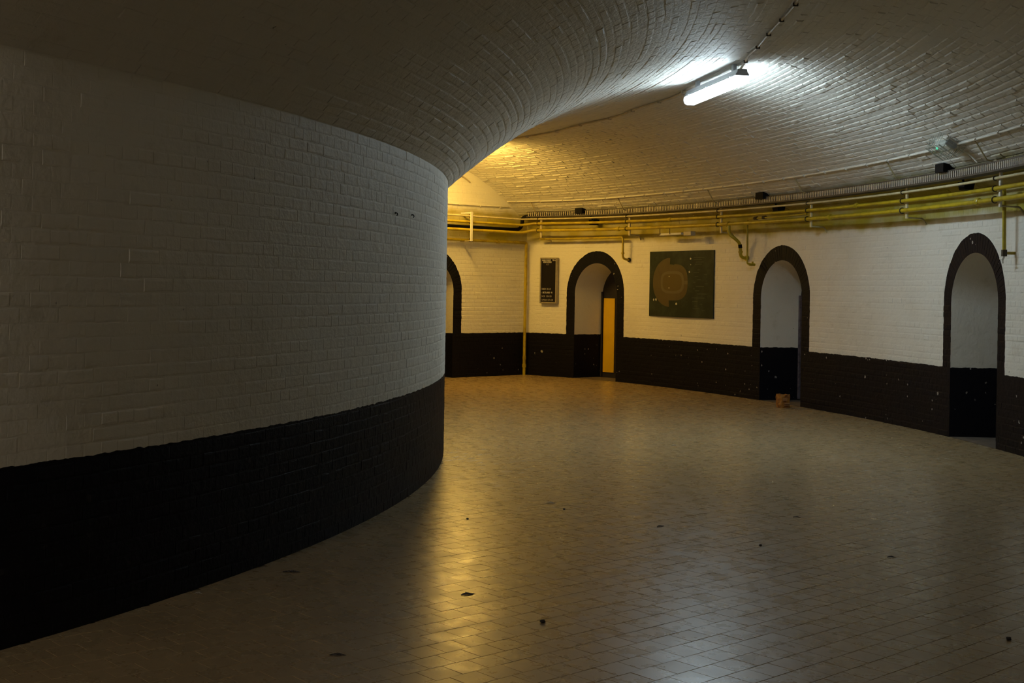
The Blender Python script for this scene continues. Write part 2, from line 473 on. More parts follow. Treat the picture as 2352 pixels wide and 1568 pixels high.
# ------------------------------------------------------------------ outer wall (right) with three arched niches
mb = MB()
def half_deg(m, th):
    k = 1.0 if th < 33 else 1.04
    return math.degrees(m/(RO(th)*k))
cols = []
def arch_z(u, a, bb):
    q = 1 - (u/a)**2
    return A_SPR + bb*math.sqrt(max(0, q))
edges = [TH_REAR]
spans = []
for tc, ao in sorted(ARCHES):
    h = half_deg(A_IN, tc); spans.append((edges[-1], tc - h)); edges.append(tc + h)
spans.append((edges[-1], TH_END))
for lo, hi in spans:
    n = max(2, int((hi - lo)/.8)); g = [lo + (hi-lo)*k/n for k in range(n+1)]
    for a, b in zip(g[:-1], g[1:]):
        mb.quad(PW(a, 0), PW(b, 0), PW(b, Z_OUT), PW(a, Z_OUT))
NA = 28
for tc, ao in ARCHES:
    h = half_deg(A_IN, tc); g = [-math.cos(math.pi*k/NA) for k in range(NA+1)]
    for p, q in zip(g[:-1], g[1:]):
        a, b = tc + p*h, tc + q*h
        mb.quad(PW(a, arch_z(p, 1, A_BIN)), PW(b, arch_z(q, 1, A_BIN)), PW(b, Z_OUT), PW(a, Z_OUT))
wall_right = mb.build('wall_right', M['right'], fix=False)
tag(wall_right, 'long concave brick wall with three black-rimmed arches', 'wall', kind='structure')
def wall_frame(th):
    d = (PW(th+.2, 0) - PW(th-.2, 0)).normalized()
    n = d.cross(UP); 
    if n.dot(ER(th)) > 0: n = -n
    return d, n
br = []; rows = int(Z_OUT/COURSE); hz = Z_OUT/rows
for row in range(rows):
    z = (row + .5)*hz; hdr = row % 2 == 1; segs = [(R_(-8)*19.11, R_(TH_END)*19.11)]
    cand = course_bricks(segs[0][0], segs[0][1], row, hdr); wk = Walk(.007, .003, .0019, .0008)
    for tc, ao in ARCHES:
        ww = max(outer_w(z - hz/2, A_IN, ao), outer_w(z + hz/2, A_IN, ao)) if z + hz/2 > A_SPR else A_IN
        if ww <= 0: continue
        s0 = R_(tc)*19.11; k = 19.11*R_(half_deg(ww, tc))
        cand = minus(cand, s0 - k, s0 + k)
    for a, b in cand:
        if b - a < .02: continue
        th = math.degrees((a+b)/2/19.11); d, n = wall_frame(th)
        t2, b2, n2, hh = wk.step(d, UP, n)
        br.append((PW(th, z + random.gauss(0, .001)), t2, b2, n2, (b-a)/2*RO(th)/19.11*(1.02 if th > 37 else 1) + .001, hz/2 - .0022, hh))
lay(br, UB, 'brick', wall_right, M['right'])
# ring of voussoirs round each arch, niche reveals, doors at their backs
door_text = ['dark door with a tall yellow panel, deep in the arch beside the green map',
             'dark narrow door at the back of the middle arch behind the carton',
             'dark door hidden at the back of the rightmost arch']
vou = []
for k, (tc, ao) in enumerate(ARCHES):
    d, n = wall_frame(tc); h = half_deg(1.0, tc)
    NV = 34
    for j in range(NV):
        t0 = math.pi*(j + .5)/NV; w0 = math.pi/NV
        ui, zi = A_IN*math.cos(t0), A_SPR + A_BIN*math.sin(t0)
        uo, zo = ao*math.cos(t0), A_SPR + A_BOUT*math.sin(t0)
        um, zm = (ui+uo)/2, (zi+zo)/2
        th = tc + um*h; dd, nn = wall_frame(th)
        rad = (dd*(uo-ui) + UP*(zo-zi)); L = rad.length; rad.normalize()
        tan = nn.cross(rad)
        wid = math.hypot((A_IN+ao)/2*math.sin(t0), (A_BIN+A_BOUT)/2*math.cos(t0))*w0
        vou.append((PW(th, zm), rad, tan, nn, L/2 - .003, wid/2 - .003, max(.001, random.gauss(.003, .0008))))
    # niche: jambs and barrel soffit run straight back from the wall face
    cen = PW(tc, 0); back = -n
    prof = [(-A_IN, 0)] + [(-A_IN*math.cos(math.pi*q/NA), A_SPR + A_BIN*math.sin(math.pi*q/NA)) for q in range(NA+1)] + [(A_IN, 0)]
    mb = MB()
    def face(u): # wall face position at offset u along the arch chord
        return PW(tc + u*h*1.0, 0)
    for (u0, z0), (u1, z1) in zip(prof[:-1], prof[1:]):
        f0, f1 = face(u0) + UP*z0, face(u1) + UP*z1
        b0, b1 = cen + d*u0*SPLAY + back*(NICHE+.02) + UP*z0*.96, cen + d*u1*SPLAY + back*(NICHE+.02) + UP*z1*.96
        mb.quad(f0, f1, b1, b0)
    niche = mb.build('niche_lining', M['reveal'], wall_right, fix=False)
    smooth_edges(niche, 30)
    mb = MB()
    mb.poly([face(-A_IN) + UP*.003, face(A_IN) + UP*.003, cen + d*A_IN*SPLAY + back*(NICHE+.02) + UP*.003, cen - d*A_IN*SPLAY + back*(NICHE+.02) + UP*.003])
    mb.build('niche_floor', M['threshold'], wall_right)
    # coarse courses of painted brick on the far jamb, the side the camera sees
    bp = cen + back*NICHE
    mb = MB()
    mb.prism([(u, z) for u, z in prof], d, UP, bp, back*.05)
    door = mb.build('door_%d' % (k+1), M['door'])
    tag(door, door_text[k], 'door', kind='structure')
    if k == 0:
        mb = MB()
        mb.bbox(bp + d*(A_IN*SPLAY - .055 - .14) + n*.012 + UP*.80, d*.14, n*.010, UP*.70, .004)
        mb.build('yellow_panel', M['doorpanel'], door)
    mb = MB()
    for sx in (-1, 1):
        mb.bbox(bp + d*sx*(A_IN*SPLAY-.02) + n*.02 + UP*.82, d*.018, n*.02, UP*.80, .004)
    fr = mb.build('door_frame', M['lilac'] if k == 1 else M['door'], door)
lay_mesh = lay(vou, [unit_brick(200+k, .05, .14, .3) for k in range(5)], 'voussoir', wall_right, M['right'])

# ------------------------------------------------------------------ end wall (back) closing the vault
d_in = -ER(TH_END)                # along the wall towards the inner side
n_end = -ET(TH_END)               # into the corridor
def PE(r, z, off=0.0): return PT(TH_END, r, z) + n_end*off
RC = RO(TH_END)
mb = MB()
def ecol(lo, hi, n):
    g = [lo + (hi-lo)*k/n for k in range(n+1)]
    for a, b in zip(g[:-1], g[1:]):
        mb.quad(PE(a, 0), PE(b, 0), PE(b, ZV(TH_END, min(b, RC))+.02), PE(a, ZV(TH_END, max(a, RI))+.02))
ecol(RI, END_ARCH_R - A_IN, 14); ecol(END_ARCH_R + A_IN, RC, 10)
for k in range(NA):
    p, q = -math.cos(math.pi*k/NA), -math.cos(math.pi*(k+1)/NA)
    a, b = END_ARCH_R + p*A_IN, END_ARCH_R + q*A_IN
    mb.quad(PE(a, arch_z(p, 1, A_BIN)), PE(b, arch_z(q, 1, A_BIN)), PE(b, ZV(TH_END, b)+.02), PE(a, ZV(TH_END, a)+.02))
wall_back = mb.build('wall_back', M['back'], fix=False)
tag(wall_back, 'flat end wall under the vault with one partly hidden arch', 'wall', kind='structure')
br = []
for row in range(int(4.05/COURSE)):
    z = (row+.5)*COURSE; cand = course_bricks(RI, RC, row, row % 2 == 1); wk = Walk(.007, .003, .0019, .0008)
    ww = max(outer_w(z - COURSE/2, A_IN, .74), outer_w(z + COURSE/2, A_IN, .74)) if z + COURSE/2 > A_SPR else A_IN
    if ww > 0: cand = minus(cand, END_ARCH_R - ww, END_ARCH_R + ww)
    for a, b in cand:
        lim = min(ZV(TH_END, max(RI, a)), ZV(TH_END, min(RC, b)))
        if z + COURSE/2 > lim or b - a < .02: continue
        t2, b2, n2, hh = wk.step(d_in, UP, n_end)
        br.append((PE((a+b)/2, z), t2, b2, n2, (b-a)/2 + .001, COURSE/2 - .0022, hh))
lay(br, UB, 'brick', wall_back, M['back'], ok=lambda c: math.hypot(c.x-CX, c.y-CY) > 16.85)
vou = []
for j in range(34):
    t0 = math.pi*(j+.5)/34
    ui, zi = A_IN*math.cos(t0), A_SPR + A_BIN*math.sin(t0); uo, zo = .74*math.cos(t0), A_SPR + A_BOUT*math.sin(t0)
    rad = ER(TH_END)*(uo-ui) + UP*(zo-zi); L = rad.length; rad.normalize()
    wid = math.hypot(.64*math.sin(t0), .69*math.cos(t0))*math.pi/34
    vou.append((PE(END_ARCH_R + (ui+uo)/2, (zi+zo)/2), rad, n_end.cross(rad), n_end, L/2-.003, wid/2-.003, .006))
lay(vou, [unit_brick(200+k, .05, .14, .3) for k in range(3)], 'voussoir', wall_back, M['back'])
prof = [(-A_IN, 0)] + [(-A_IN*math.cos(math.pi*q/NA), A_SPR + A_BIN*math.sin(math.pi*q/NA)) for q in range(NA+1)] + [(A_IN, 0)]
mb = MB()
for (u0, z0), (u1, z1) in zip(prof[:-1], prof[1:]):
    mb.quad(PE(END_ARCH_R+u0, z0), PE(END_ARCH_R+u1, z1), PE(END_ARCH_R+u1, z1, -NICHE), PE(END_ARCH_R+u0, z0, -NICHE))
mb.build('niche_lining', M['reveal'], wall_back, fix=False)
mb = MB(); mb.poly([PE(END_ARCH_R-A_IN, .003), PE(END_ARCH_R+A_IN, .003), PE(END_ARCH_R+A_IN, .003, -NICHE), PE(END_ARCH_R-A_IN, .003, -NICHE)])
mb.build('niche_floor', M['threshold'], wall_back)
mb = MB(); mb.prism(prof, ER(TH_END), UP, PE(END_ARCH_R, 0, -NICHE+.02), -n_end*.05)
door = mb.build('door_4', M['door']); tag(door, 'dark door inside the arch of the flat end wall', 'door', kind='structure')
mb = MB()
for sx in (-1, 1): mb.bbox(PE(END_ARCH_R + sx*(A_IN-.02), .82, -NICHE+.04), ER(TH_END)*.018, n_end*.02, UP*.80, .004)
mb.build('door_frame', M['door'], door)

# wall closing the corridor far behind the viewer
mb = MB(); pr = [(RI + (RO(TH_REAR)-RI)*k/16) for k in range(17)]
for a, b in zip(pr[:-1], pr[1:]): mb.quad(PT(TH_REAR, a, 0), PT(TH_REAR, b, 0), PT(TH_REAR, b, ZV(TH_REAR, b)+.02), PT(TH_REAR, a, ZV(TH_REAR, a)+.02))
wf = mb.build('wall_front', M['left']); tag(wf, 'cream wall closing the corridor behind the viewer', 'wall', kind='structure')

# ------------------------------------------------------------------ vaulted ceiling
mb = MB(); NU = 44
for a, b in zip(ths[:-1], ths[1:]):
    for k in range(NU):
        u0, u1 = k/NU, (k+1)/NU
        mb.quad(PV(a, u0), PV(a, u1), PV(b, u1), PV(b, u0))
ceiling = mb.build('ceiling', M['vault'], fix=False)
bm = bmesh.new(); bm.from_mesh(ceiling.data); bmesh.ops.remove_doubles(bm, verts=bm.verts, dist=.0005); bm.to_mesh(ceiling.data); bm.free()
ceiling.data.shade_smooth()
tag(ceiling, 'low barrel vault of cream painted brick over the corridor', 'ceiling', kind='structure')
us = [0.0]; u = 0.0; th0 = 10
while u < 1:
    du = .0005; dl = (PV(th0, min(1, u+du)) - PV(th0, u)).length / du
    u += COURSE/max(dl, .1); us.append(u)
us = us[:-1]
br = []
for row in range(len(us)-1):
    um = (us[row]+us[row+1])/2; rm = RI + um*(19.11-RI)
    wv = random.uniform(0, .224); wk = Walk(.019, .004, .0055, .0019) if um > .5 else Walk(.006, .005, .0028, .0014)
    for a, b in course_bricks(R_(-33)*rm + wv, R_(TH_END)*rm, row, False):
        th = math.degrees((a+b)/2/rm); p = PV(th, um)
        tt = (PV(th+.1, um) - PV(th-.1, um)).normalized()
        bb = (PV(th, um+.002) - PV(th, um-.002)).normalized()
        n = tt.cross(bb).normalized()
        if n.z > 0: n = -n
        t2, b2, n2, hh = wk.step(tt, bb, n)
        br.append((p, t2, b2, n2, (b-a)/2*RO(th)/19.11 + .001, COURSE/2 - .0028, hh))
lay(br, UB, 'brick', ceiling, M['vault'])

# ------------------------------------------------------------------ fluorescent lamps
def lamp(cen, dirv, L, glow, label):
    dirv = Vector(dirv).normalized(); side = dirv.cross(UP).normalized()
    o = empty('fluorescent_lamp', cen, label, 'lamp')
    c = Vector(cen); e0 = c - dirv*L/2
    mb = MB(); mb.prism([(-.074, .016), (.074, .016), (.074, .030), (.058, .052), (.05, .085), (-.05, .085), (-.058, .052), (-.074, .030)], side, UP, e0, dirv*L)
    own(o, mb.build('housing', M['housing']))
    mb = MB(); prof = [(.073, .016), (.080, -.018), (.068, -.055), (.042, -.072), (-.042, -.072), (-.068, -.055), (-.080, -.018), (-.073, .016)]
    mb.prism(prof, side, UP, e0 + dirv*.03, dirv*(L-.06))
    cov = mb.build('diffuser_cover', M['glow_' + glow]); smooth_edges(cov, 50); own(o, cov)
    for s in (0, 1):
        mb = MB(); mb.prism([(x*1.04, y*1.04) for x, y in prof], side, UP, e0 + dirv*(L-.03)*s, dirv*.03)
        own(o, mb.build('end_cap', M['cap_' + glow]))
    for s in (-1, 1):
        for q in (.10, .55, .9):
            mb = MB(); mb.bbox(e0 + dirv*L*q + side*s*.086 + UP*.006, side*.004, dirv*.010, UP*.022, .002)
            own(o, mb.build('clip', M['clip']))
    for q in (.15, .85):
        mb = MB(); mb.bbox(e0 + dirv*L*q + UP*.128, side*.02, dirv*.03, UP*.046, .003)
        own(o, mb.build('mounting_block', M['housing']))
    return o
lamp((2.21, 13.99, 3.905), (-.205, .979, 0), 1.59, 'white', 'lit white fluorescent batten lamp at the crown of the vault')
th_a = 36.9
lamp(tuple(PT(th_a, 15.98, 3.90)), tuple(ET(th_a)), 1.59, 'amber', 'lit amber fluorescent lamp hidden round the bend near the end wall')
th_r = -58  # added lamp, out of view, lifts the light on the inner wall
lamp(tuple(PT(th_r, 16.1, 3.90)), tuple(ET(th_r)), 1.59, 'rear', 'unseen fluorescent lamp added behind the viewer to brighten the left wall')

# ------------------------------------------------------------------ conduit along the crown
def conduit(name, pts, r, mat, label, cat, clips=0, clip_n=None, clip_mat=None, n=7, csize=2.0):
    o = empty(name, pts[0], label, cat)
    mb = MB(); mb.tube(pts, r, n); t_ = mb.build('tube', mat); smooth_edges(t_, 50); own(o, t_)
    if clips:
        L = 0; nxt = clips*.5
        for a, b in zip(pts[:-1], pts[1:]):
            a, b = Vector(a), Vector(b); sl = (b-a).length
            while L + sl > nxt:
                p = a + (b-a)*((nxt-L)/sl); dv = (b-a).normalized(); nn = clip_n(p)
                sd = dv.cross(nn).normalized()
                mb = MB(); mb.bbox(p - nn*r*.4, sd*r*csize, dv*.008, nn*r*1.15, .002)
                own(o, mb.build('saddle_clip', clip_mat or mat)); nxt += clips
            L += sl
    return o
def crown_pt(th, dr=0.0):
    r = (RI + RO(th))/2 + dr; return PT(th, r, ZV(th, r) - .022)
near = [crown_pt(-26 + k*1.0, .02*math.sin(k*.7)) for k in range(int(26+3)+1)]
near += [Vector((2.36, 13.25, 3.995))]
conduit('ceiling_conduit', near, .013, M['ceil_conduit'], 'thin clipped conduit running overhead from the white lamp towards the viewer', 'conduit', .62, lambda p: Vector((0,0,1)), M['hook'], csize=1.7)
far = [Vector((2.03, 14.82, 3.985))] + [crown_pt(11.6 + k*1.0, .03*math.sin(k*.9)) for k in range(24)]
conduit('ceiling_conduit', far, .013, M['ceil_conduit'], 'thin clipped conduit between the white lamp and the amber lamp', 'conduit', .85, lambda p: Vector((0,0,1)), M['ceil_conduit'], csize=2.2)

# ------------------------------------------------------------------ services along the outer wall
OFF = 0.30
def arc(lo, hi, zf, off, step=.6):
    n = max(2, int(abs(hi-lo)/step)); out = []
    for k in range(n+1):
        th = lo + (hi-lo)*k/n; out.append(PW(th, zf(th), off))
    return out
TLO = -6.0
def vault_n(p):
    th = math.degrees(math.atan2(p.y-CY, p.x-CX)); return (UP*.86 + ER(th)*.5).normalized()
def zc(th):
    r = RO(th) - .58; return ZV(th, r) - .020
pts = arc(TLO, TH_END - .15, zc, .58)
conduit('wall_conduit', pts, .012, M['conduit'], 'white clipped conduit along the foot of the vault above the cable tray', 'conduit', .55, vault_n, M['conduit'], csize=1.7)
zw = lambda th: 2.888 + .0024*(th-3.8)
z1 = lambda th: 2.780 + .0030*(th-3.8)
z2 = lambda th: 2.664 + .0026*(th-3.8)
z3 = lambda th: 2.600 + .0000*(th-3.8)
END_P = 0.30   # stand-off from the end wall where the pipes turn
def pipe(name, lo, hi, zf, off, r, mat, label, sockets=(), tail=None):
    pts = arc(lo, hi, zf, off)
    if tail: pts = pts + tail
    o = empty(name, pts[0], label, 'pipe')
    mb = MB(); mb.tube(pts, r, 10); t_ = mb.build('tube', mat); smooth_edges(t_, 50); own(o, t_)
    for th in sockets:
        a = PW(th-.12, zf(th), off); b = PW(th+.12, zf(th), off)
        mb = MB(); mb.tube([a, a + (b-a)*.2, b - (b-a)*.2, b], r*1.45, 10, radii=[r*1.2, r*1.5, r*1.5, r*1.2]); own(o, mb.build('socket', mat))
    return o
def tail_end(z, off, r_to):
    """turn the corner and carry on along the end wall"""
    th = TH_END - math.degrees((off+.10)/RC)
    a = PW(th, z, OFF); cor = PE(RC - OFF - .02, z, off)
    return [PE(RC - OFF - .06, z, off), PE((RC - OFF + r_to)/2, z, off), PE(r_to, z, off)]
pipe('service_pipe', TLO, 40.3, zw, OFF, .015, M['white_pipe'], 'thin cream pipe directly below the cable tray', (), tail_end(2.965, .24, 14.2))
pipe('service_pipe', TLO, 40.3, z1, OFF, .024, M['yellow'], 'upper yellow pipe of the run along the wall', (29.5, 14.2), tail_end(2.855, .24, 14.2))
pipe('service_pipe', TLO, 40.3, z2, OFF, .028, M['yellow'], 'lower thick yellow pipe of the run along the wall', (33.9, 24.6, 16.3, 5.05), tail_end(2.71, .24, 14.2))
# third yellow pipe with its drop beside the first arch
dA = 34.0
tail = bez([PW(dA+.3, 2.605, .16), PW(dA, 2.60, .16), PW(dA, 2.215, .16), PW(dA, 2.20, .02)], 5, .5)
o = pipe('service_pipe', 40.2, dA+.6, z3, .16, .020, M['yellow'], 'short low yellow pipe that drops beside the arch with the yellow door panel', (), tail[1:])
mb = MB(); mb.tube([PW(dA, 2.33, .16), PW(dA, 2.30, .16)], .030, 10); own(o, mb.build('socket', M['yellow']))
mb = MB(); mb.tube([PW(dA, 2.20, .03), PW(dA, 2.20, .0)], .038, 10); own(o, mb.build('wall_flange', M['hook']))
# two drops between the map and the middle arch
B = [PW(24.54, 2.715, OFF), PW(24.52, 2.56, OFF), PW(24.35, 2.49, .22), PW(24.30, 2.42, .14), PW(24.30, 2.20, .12), PW(24.25, 2.185, .0)]
o = empty('drop_pipe', B[0], 'thick yellow pipe with an S-bend between the green map and the middle arch', 'pipe')
mb = MB(); mb.tube(bez(B, 6, .5), .026, 10); t_ = mb.build('tube', M['yellow']); smooth_edges(t_, 50); own(o, t_)
mb = MB(); mb.tube([PW(24.30, 2.40, .138), PW(24.30, 2.345, .13)], .031, 10); own(o, mb.build('black_sleeve', M['black']))
mb = MB(); mb.tube([PW(24.30, 2.30, .126), PW(24.30, 2.27, .124)], .036, 10); own(o, mb.build('socket', M['yellow']))
mb = MB(); mb.tube([PW(24.26, 2.19, .035), PW(24.26, 2.19, .0)], .042, 10); own(o, mb.build('wall_flange', M['yellow']))
Cp = [PW(18.3, 2.775, OFF-.03), PW(20.5, 2.775, OFF-.05), PW(22.9, 2.782, OFF-.07), PW(23.45, 2.78, .2), PW(23.45, 2.10, .19), PW(23.40, 2.085, .10)]
o = empty('drop_pipe', Cp[0], 'thin straight yellow drop pipe just right of the S-bend pipe', 'pipe')
mb = MB(); mb.tube(bez(Cp, 5, .18), .015, 8); t_ = mb.build('tube', M['yellow']); smooth_edges(t_, 50); own(o, t_)
for th in (22.6, 21.9): 
    mb = MB(); mb.tube([PW(th+.12, 2.782, OFF-.067), PW(th-.12, 2.782, OFF-.065)], .026, 8); own(o, mb.build('socket', M['hook']))
mb = MB(); mb.tube([PW(23.42, 2.085, .16), PW(23.42, 2.085, .06)], .022, 8); own(o, mb.build('tap', M['yellow']))
mb = MB(); mb.bbox(PW(23.42, 2.10, .10), ET(23)*.012, ER(23)*.012, UP*.03, .003); own(o, mb.build('tap_lever', M['yellow']))
# drop at the right with the shut-off tap
D = [PW(3.75, 2.80, .24), PW(4.3, 2.79, .13), PW(4.3, 2.13, .12)]
o = empty('drop_pipe', D[0], 'yellow drop pipe ending in a shut-off tap above the rightmost arch', 'pipe')
mb = MB(); mb.tube(bez(D, 5, .15), .020, 10); t_ = mb.build('tube', M['yellow']); smooth_edges(t_, 50); own(o, t_)
mb = MB(); mb.tube([PW(4.3, 2.15, .12), PW(4.3, 2.08, .12)], .032, 8); own(o, mb.build('tap_body', M['hook']))
mb = MB(); mb.tube([PW(4.3, 2.115, .12), PW(4.28, 2.115, .0)], .016, 8); own(o, mb.build('stub', M['yellow']))
mb = MB(); mb.tube([PW(4.3, 2.08, .12), PW(4.34, 2.04, .13), PW(4.34, 2.005, .13)], .012, 8); own(o, mb.build('spout', M['conduit']))
mb = MB(); mb.bbox(PW(4.3, 2.055, .15), ET(3.9)*.035, ER(3.9)*.006, UP*.008, .002); own(o, mb.build('tap_lever', M['conduit']))

# cable tray
tray = empty('cable_tray', PW(TLO, 2.95, OFF), 'dark slatted steel cable tray along the top of the wall', 'cable tray')
zt = lambda th: 2.952 + .0016*(th-3.8)
def strip(name, z0, z1_, o0, o1, mat, lo=TLO, hi=40.6):
    mb = MB(); n = int((hi-lo)/.7); g = [lo+(hi-lo)*k/n for k in range(n+1)]
    for a, b in zip(g[:-1], g[1:]):
        pa = [PW(a, zt(a)+zz, oo) for oo, zz in ((o0, z0), (o1, z0), (o1, z1_), (o0, z1_))]
        pb = [PW(b, zt(b)+zz, oo) for oo, zz in ((o0, z0), (o1, z0), (o1, z1_), (o0, z1_))]
        for k in range(4): mb.quad(pa[k], pa[(k+1) % 4], pb[(k+1) % 4], pb[k])
    mb.poly([PW(lo, zt(lo)+zz, oo) for oo, zz in ((o0, z0), (o1, z0), (o1, z1_), (o0, z1_))])
    mb.poly([PW(hi, zt(hi)+zz, oo) for oo, zz in ((o0, z0), (o1, z0), (o1, z1_), (o0, z1_))])
    x = mb.build(name, mat); own(tray, x); return x
strip('front_rail', .088, .104, OFF+.055, OFF+.065, M['tray'])
strip('front_rail', -.004, .016, OFF+.055, OFF+.067, M['tray'])
strip('back_rail', .0, .09, OFF-.075, OFF-.068, M['tray'])
strip('base_plate', -.004, .0, OFF-.07, OFF+.06, M['tray'])
strip('cable', .004, .05, OFF-.05, OFF+.045, M['black'])
mb = MB(); th = TLO
while th < 40.6:
    mb.box(PW(th, zt(th)+.052, OFF+.060), ET(th)*.013, ER(th)*.002, UP*.037); th += math.degrees(.046/19.0)
sl = mb.build('slat', M['tray_slat']); sl['kind'] = 'stuff'; own(tray, sl)
mb = MB(); 
mb.tube(bez([PW(40.55, 3.02, OFF), PW(41.0, 3.02, OFF+.01), PW(41.02, 2.78, OFF+.03), PE(RC-OFF-.25, 2.765, .14), PE(14.2, 2.765, .14)], 6, .5), .035, 10)
o = mb.build('cable_bundle', M['black']); smooth_edges(o, 50)
tag(o, 'black cable bundle leaving the tray and crossing the end wall between yellow pipes', 'cable')

# pipe brackets
BR = [(39.85, 'cream pipe bracket nearest the corner with the end wall'), (33.1, 'pipe bracket above the right rim of the arch with the yellow door panel'),
      (25.35, 'pipe bracket above the right edge of the green map'), (18.0, 'pipe bracket above and right of the middle arch'),
      (10.55, 'pipe bracket midway between the middle and the rightmost arch'), (3.73, 'pipe bracket above the right rim of the rightmost arch')]
for th, lab in BR:
    o = empty('pipe_bracket', PW(th, 2.58, OFF), lab, 'bracket', 'pipe brackets on the curved wall')
    et, er = ET(th), ER(th); zb = 2.585 if th < 30 else 2.62
    mb = MB(); mb.bbox(PW(th, (zb + 3.03)/2, OFF-.040), et*.020, er*.012, UP*((3.03-zb)/2), .003)
    own(o, mb.build('post', M['white_pipe'] if th > 8 else M['conduit']))
    mb = MB(); mb.tube(bez([PW(th, zb+.012, OFF-.04), PW(th, zb+.006, .05), PW(th, zb-.07, .0)], 4, .3), .011, 6)
    own(o, mb.build('lower_arm', M['steel']))
    mb = MB(); mb.tube([PW(th-.05, 3.03, OFF-.03), PW(th-.05, 3.075, OFF+.12), PW(th-.05, zc(th)-.0, .55)], .008, 6)
    own(o, mb.build('upper_strap', M['steel']))
    for zz, r in ((zw(th), .015), (z1(th), .024), (z2(th), .028)):
        p = [PW(th+.12, zz, OFF) + (er*math.cos(a) + UP*math.sin(a))*(-(r+.006)) for a in [math.pi*(k/8*1.3-.15)-math.pi/2 for k in range(9)]]
        p = [PW(th+.12, zz + (r+.007)*math.sin(a), OFF + (r+.007)*math.cos(a)) for a in [math.pi*(-.75+1.5*k/9) for k in range(10)]]
        mb = MB(); mb.tube(p, .006, 6); own(o, mb.build('hook', M['hook']))
# black fittings wedged behind the tray
for th, lab in ((36.7, 'small black wedge fitting behind the tray above the arch with the yellow panel'), (21.5, 'small black wedge fitting behind the tray above the middle arch'), (7.2, 'black wedge fitting behind the tray under the caged emergency light')):
    o = empty('black_fitting', PW(th, 3.0, .3), lab, 'fitting', 'black fittings behind the tray')
    et, er = ET(th), ER(th)
    mb = MB(); mb.prism([(-.02, .0), (.17, .0), (.17, .05), (-.005, .10), (-.02, .10)], er, UP, PW(th, 3.045, .40) - et*.10, et*.20)
    own(o, mb.build('hood', M['black']))
    mb = MB(); mb.prism([(.0, .0), (.10, .0), (.12, .09), (-.02, .09)], er, UP, PW(th-.35, 2.845, .20) - et*.07, et*.14)
    own(o, mb.build('lower_cup', M['black']))
    mb = MB(); mb.tube([PW(th-.2, 3.06, .22), PW(th-.33, 2.92, .17)], .012, 6); own(o, mb.build('stem', M['black']))
# unlit white batten hung below the pipes
o = empty('hanging_batten', PW(29.6, 2.58, .26), 'short white batten hung on two hooks below the yellow pipes above the green map', 'batten')
dv = (PW(28.2, 0, .26) - PW(30.5, 0, .26)).normalized(); nn = dv.cross(UP)
L = (PW(28.2, 0, .26) - PW(30.5, 0, .26)).length
mb = MB(); mb.bbox(PW(29.5, 2.612, .26), dv*L*.40, nn*.035, UP*.018, .004); own(o, mb.build('body', M['conduit']))
mb = MB(); mb.bbox(PW(28.0, 2.605, .26), dv*.10, nn*.05, UP*.035, .005); own(o, mb.build('end_box', M['ceil_conduit']))
for th in (30.35, 29.5):
    mb = MB(); mb.tube([PW(th, 2.61, .30), PW(th, 2.74, .30), PW(th, 2.765, .28), PW(th, 2.74, .26)], .006, 6); own(o, mb.build('hook', M['hook']))

# emergency light in its wire cage, on the foot of the vault
th = 5.2; r = RO(th) - .62; c = PT(th, r, ZV(th, r))
bb = (PT(th, r+.02, ZV(th, r+.02)) - PT(th, r-.02, ZV(th, r-.02))).normalized(); tt = ET(th); nv = tt.cross(bb)
if nv.z > 0: nv = -nv
o = empty('emergency_light', c, 'caged white emergency light with a green indicator on the vault', 'emergency light')
mb = MB(); mb.bbox(c + nv*.02, tt*.15, bb*.085, nv*.022, .006); own(o, mb.build('base', M['conduit']))
mb = MB(); mb.prism([(-.075, .04), (.075, .04), (.06, .085), (.03, .10), (-.03, .10), (-.06, .085)], bb, nv, c - tt*.135, tt*.27); x = mb.build('lens', M['lens']); own(o, x)
mb = MB(); mb.bbox(c + nv*.05 - tt*.14, tt*.012, bb*.062, nv*.032, .012); own(o, mb.build('end_cap', M['housing']))
mb = MB(); mb.tube([c + nv*.085 + tt*.105 - bb*.03, c + nv*.108 + tt*.105 - bb*.03], .009, 8); own(o, mb.build('indicator', M['led']))
hh, ll, ww = .15, .21, .14
for s in (-1, 1):
    for q in (0, 1, 2):
        z_ = [.004, .08, hh][q]; k = [1.0, 1.0, .86][q]
        mb = MB(); mb.tube([c + nv*z_ + bb*s*ww*k - tt*ll*k, c + nv*z_ + bb*s*ww*k + tt*ll*k], .0035, 5); own(o, mb.build('guard_wire', M['wire']))
        mb = MB(); mb.tube([c + nv*z_ + tt*s*ll*k - bb*ww*k, c + nv*z_ + tt*s*ll*k + bb*ww*k], .0035, 5); own(o, mb.build('guard_wire', M['wire']))
for q in (-.75, -.45, -.15, .15, .45, .75):
    mb = MB(); mb.tube([c + tt*ll*q - bb*ww, c + tt*ll*q - bb*ww*.86 + nv*hh, c + tt*ll*q + bb*ww*.86 + nv*hh, c + tt*ll*q + bb*ww], .003, 5); own(o, mb.build('guard_wire', M['wire']))
for q in (-.5, 0, .5):
    mb = MB(); mb.tube([c + bb*ww*q - tt*ll, c + bb*ww*q - tt*ll*.86 + nv*hh, c + bb*ww*q + tt*ll*.86 + nv*hh, c + bb*ww*q + tt*ll], .003, 5); own(o, mb.build('guard_wire', M['wire']))
mb = MB(); mb.tube(bez([c - tt*.1 + bb*.12 + nv*.03, c - tt*.12 + bb*.24 + nv*.03, PW(4.5, 3.07, .40)], 4, .5), .007, 6); own(o, mb.build('cable', M['conduit']))

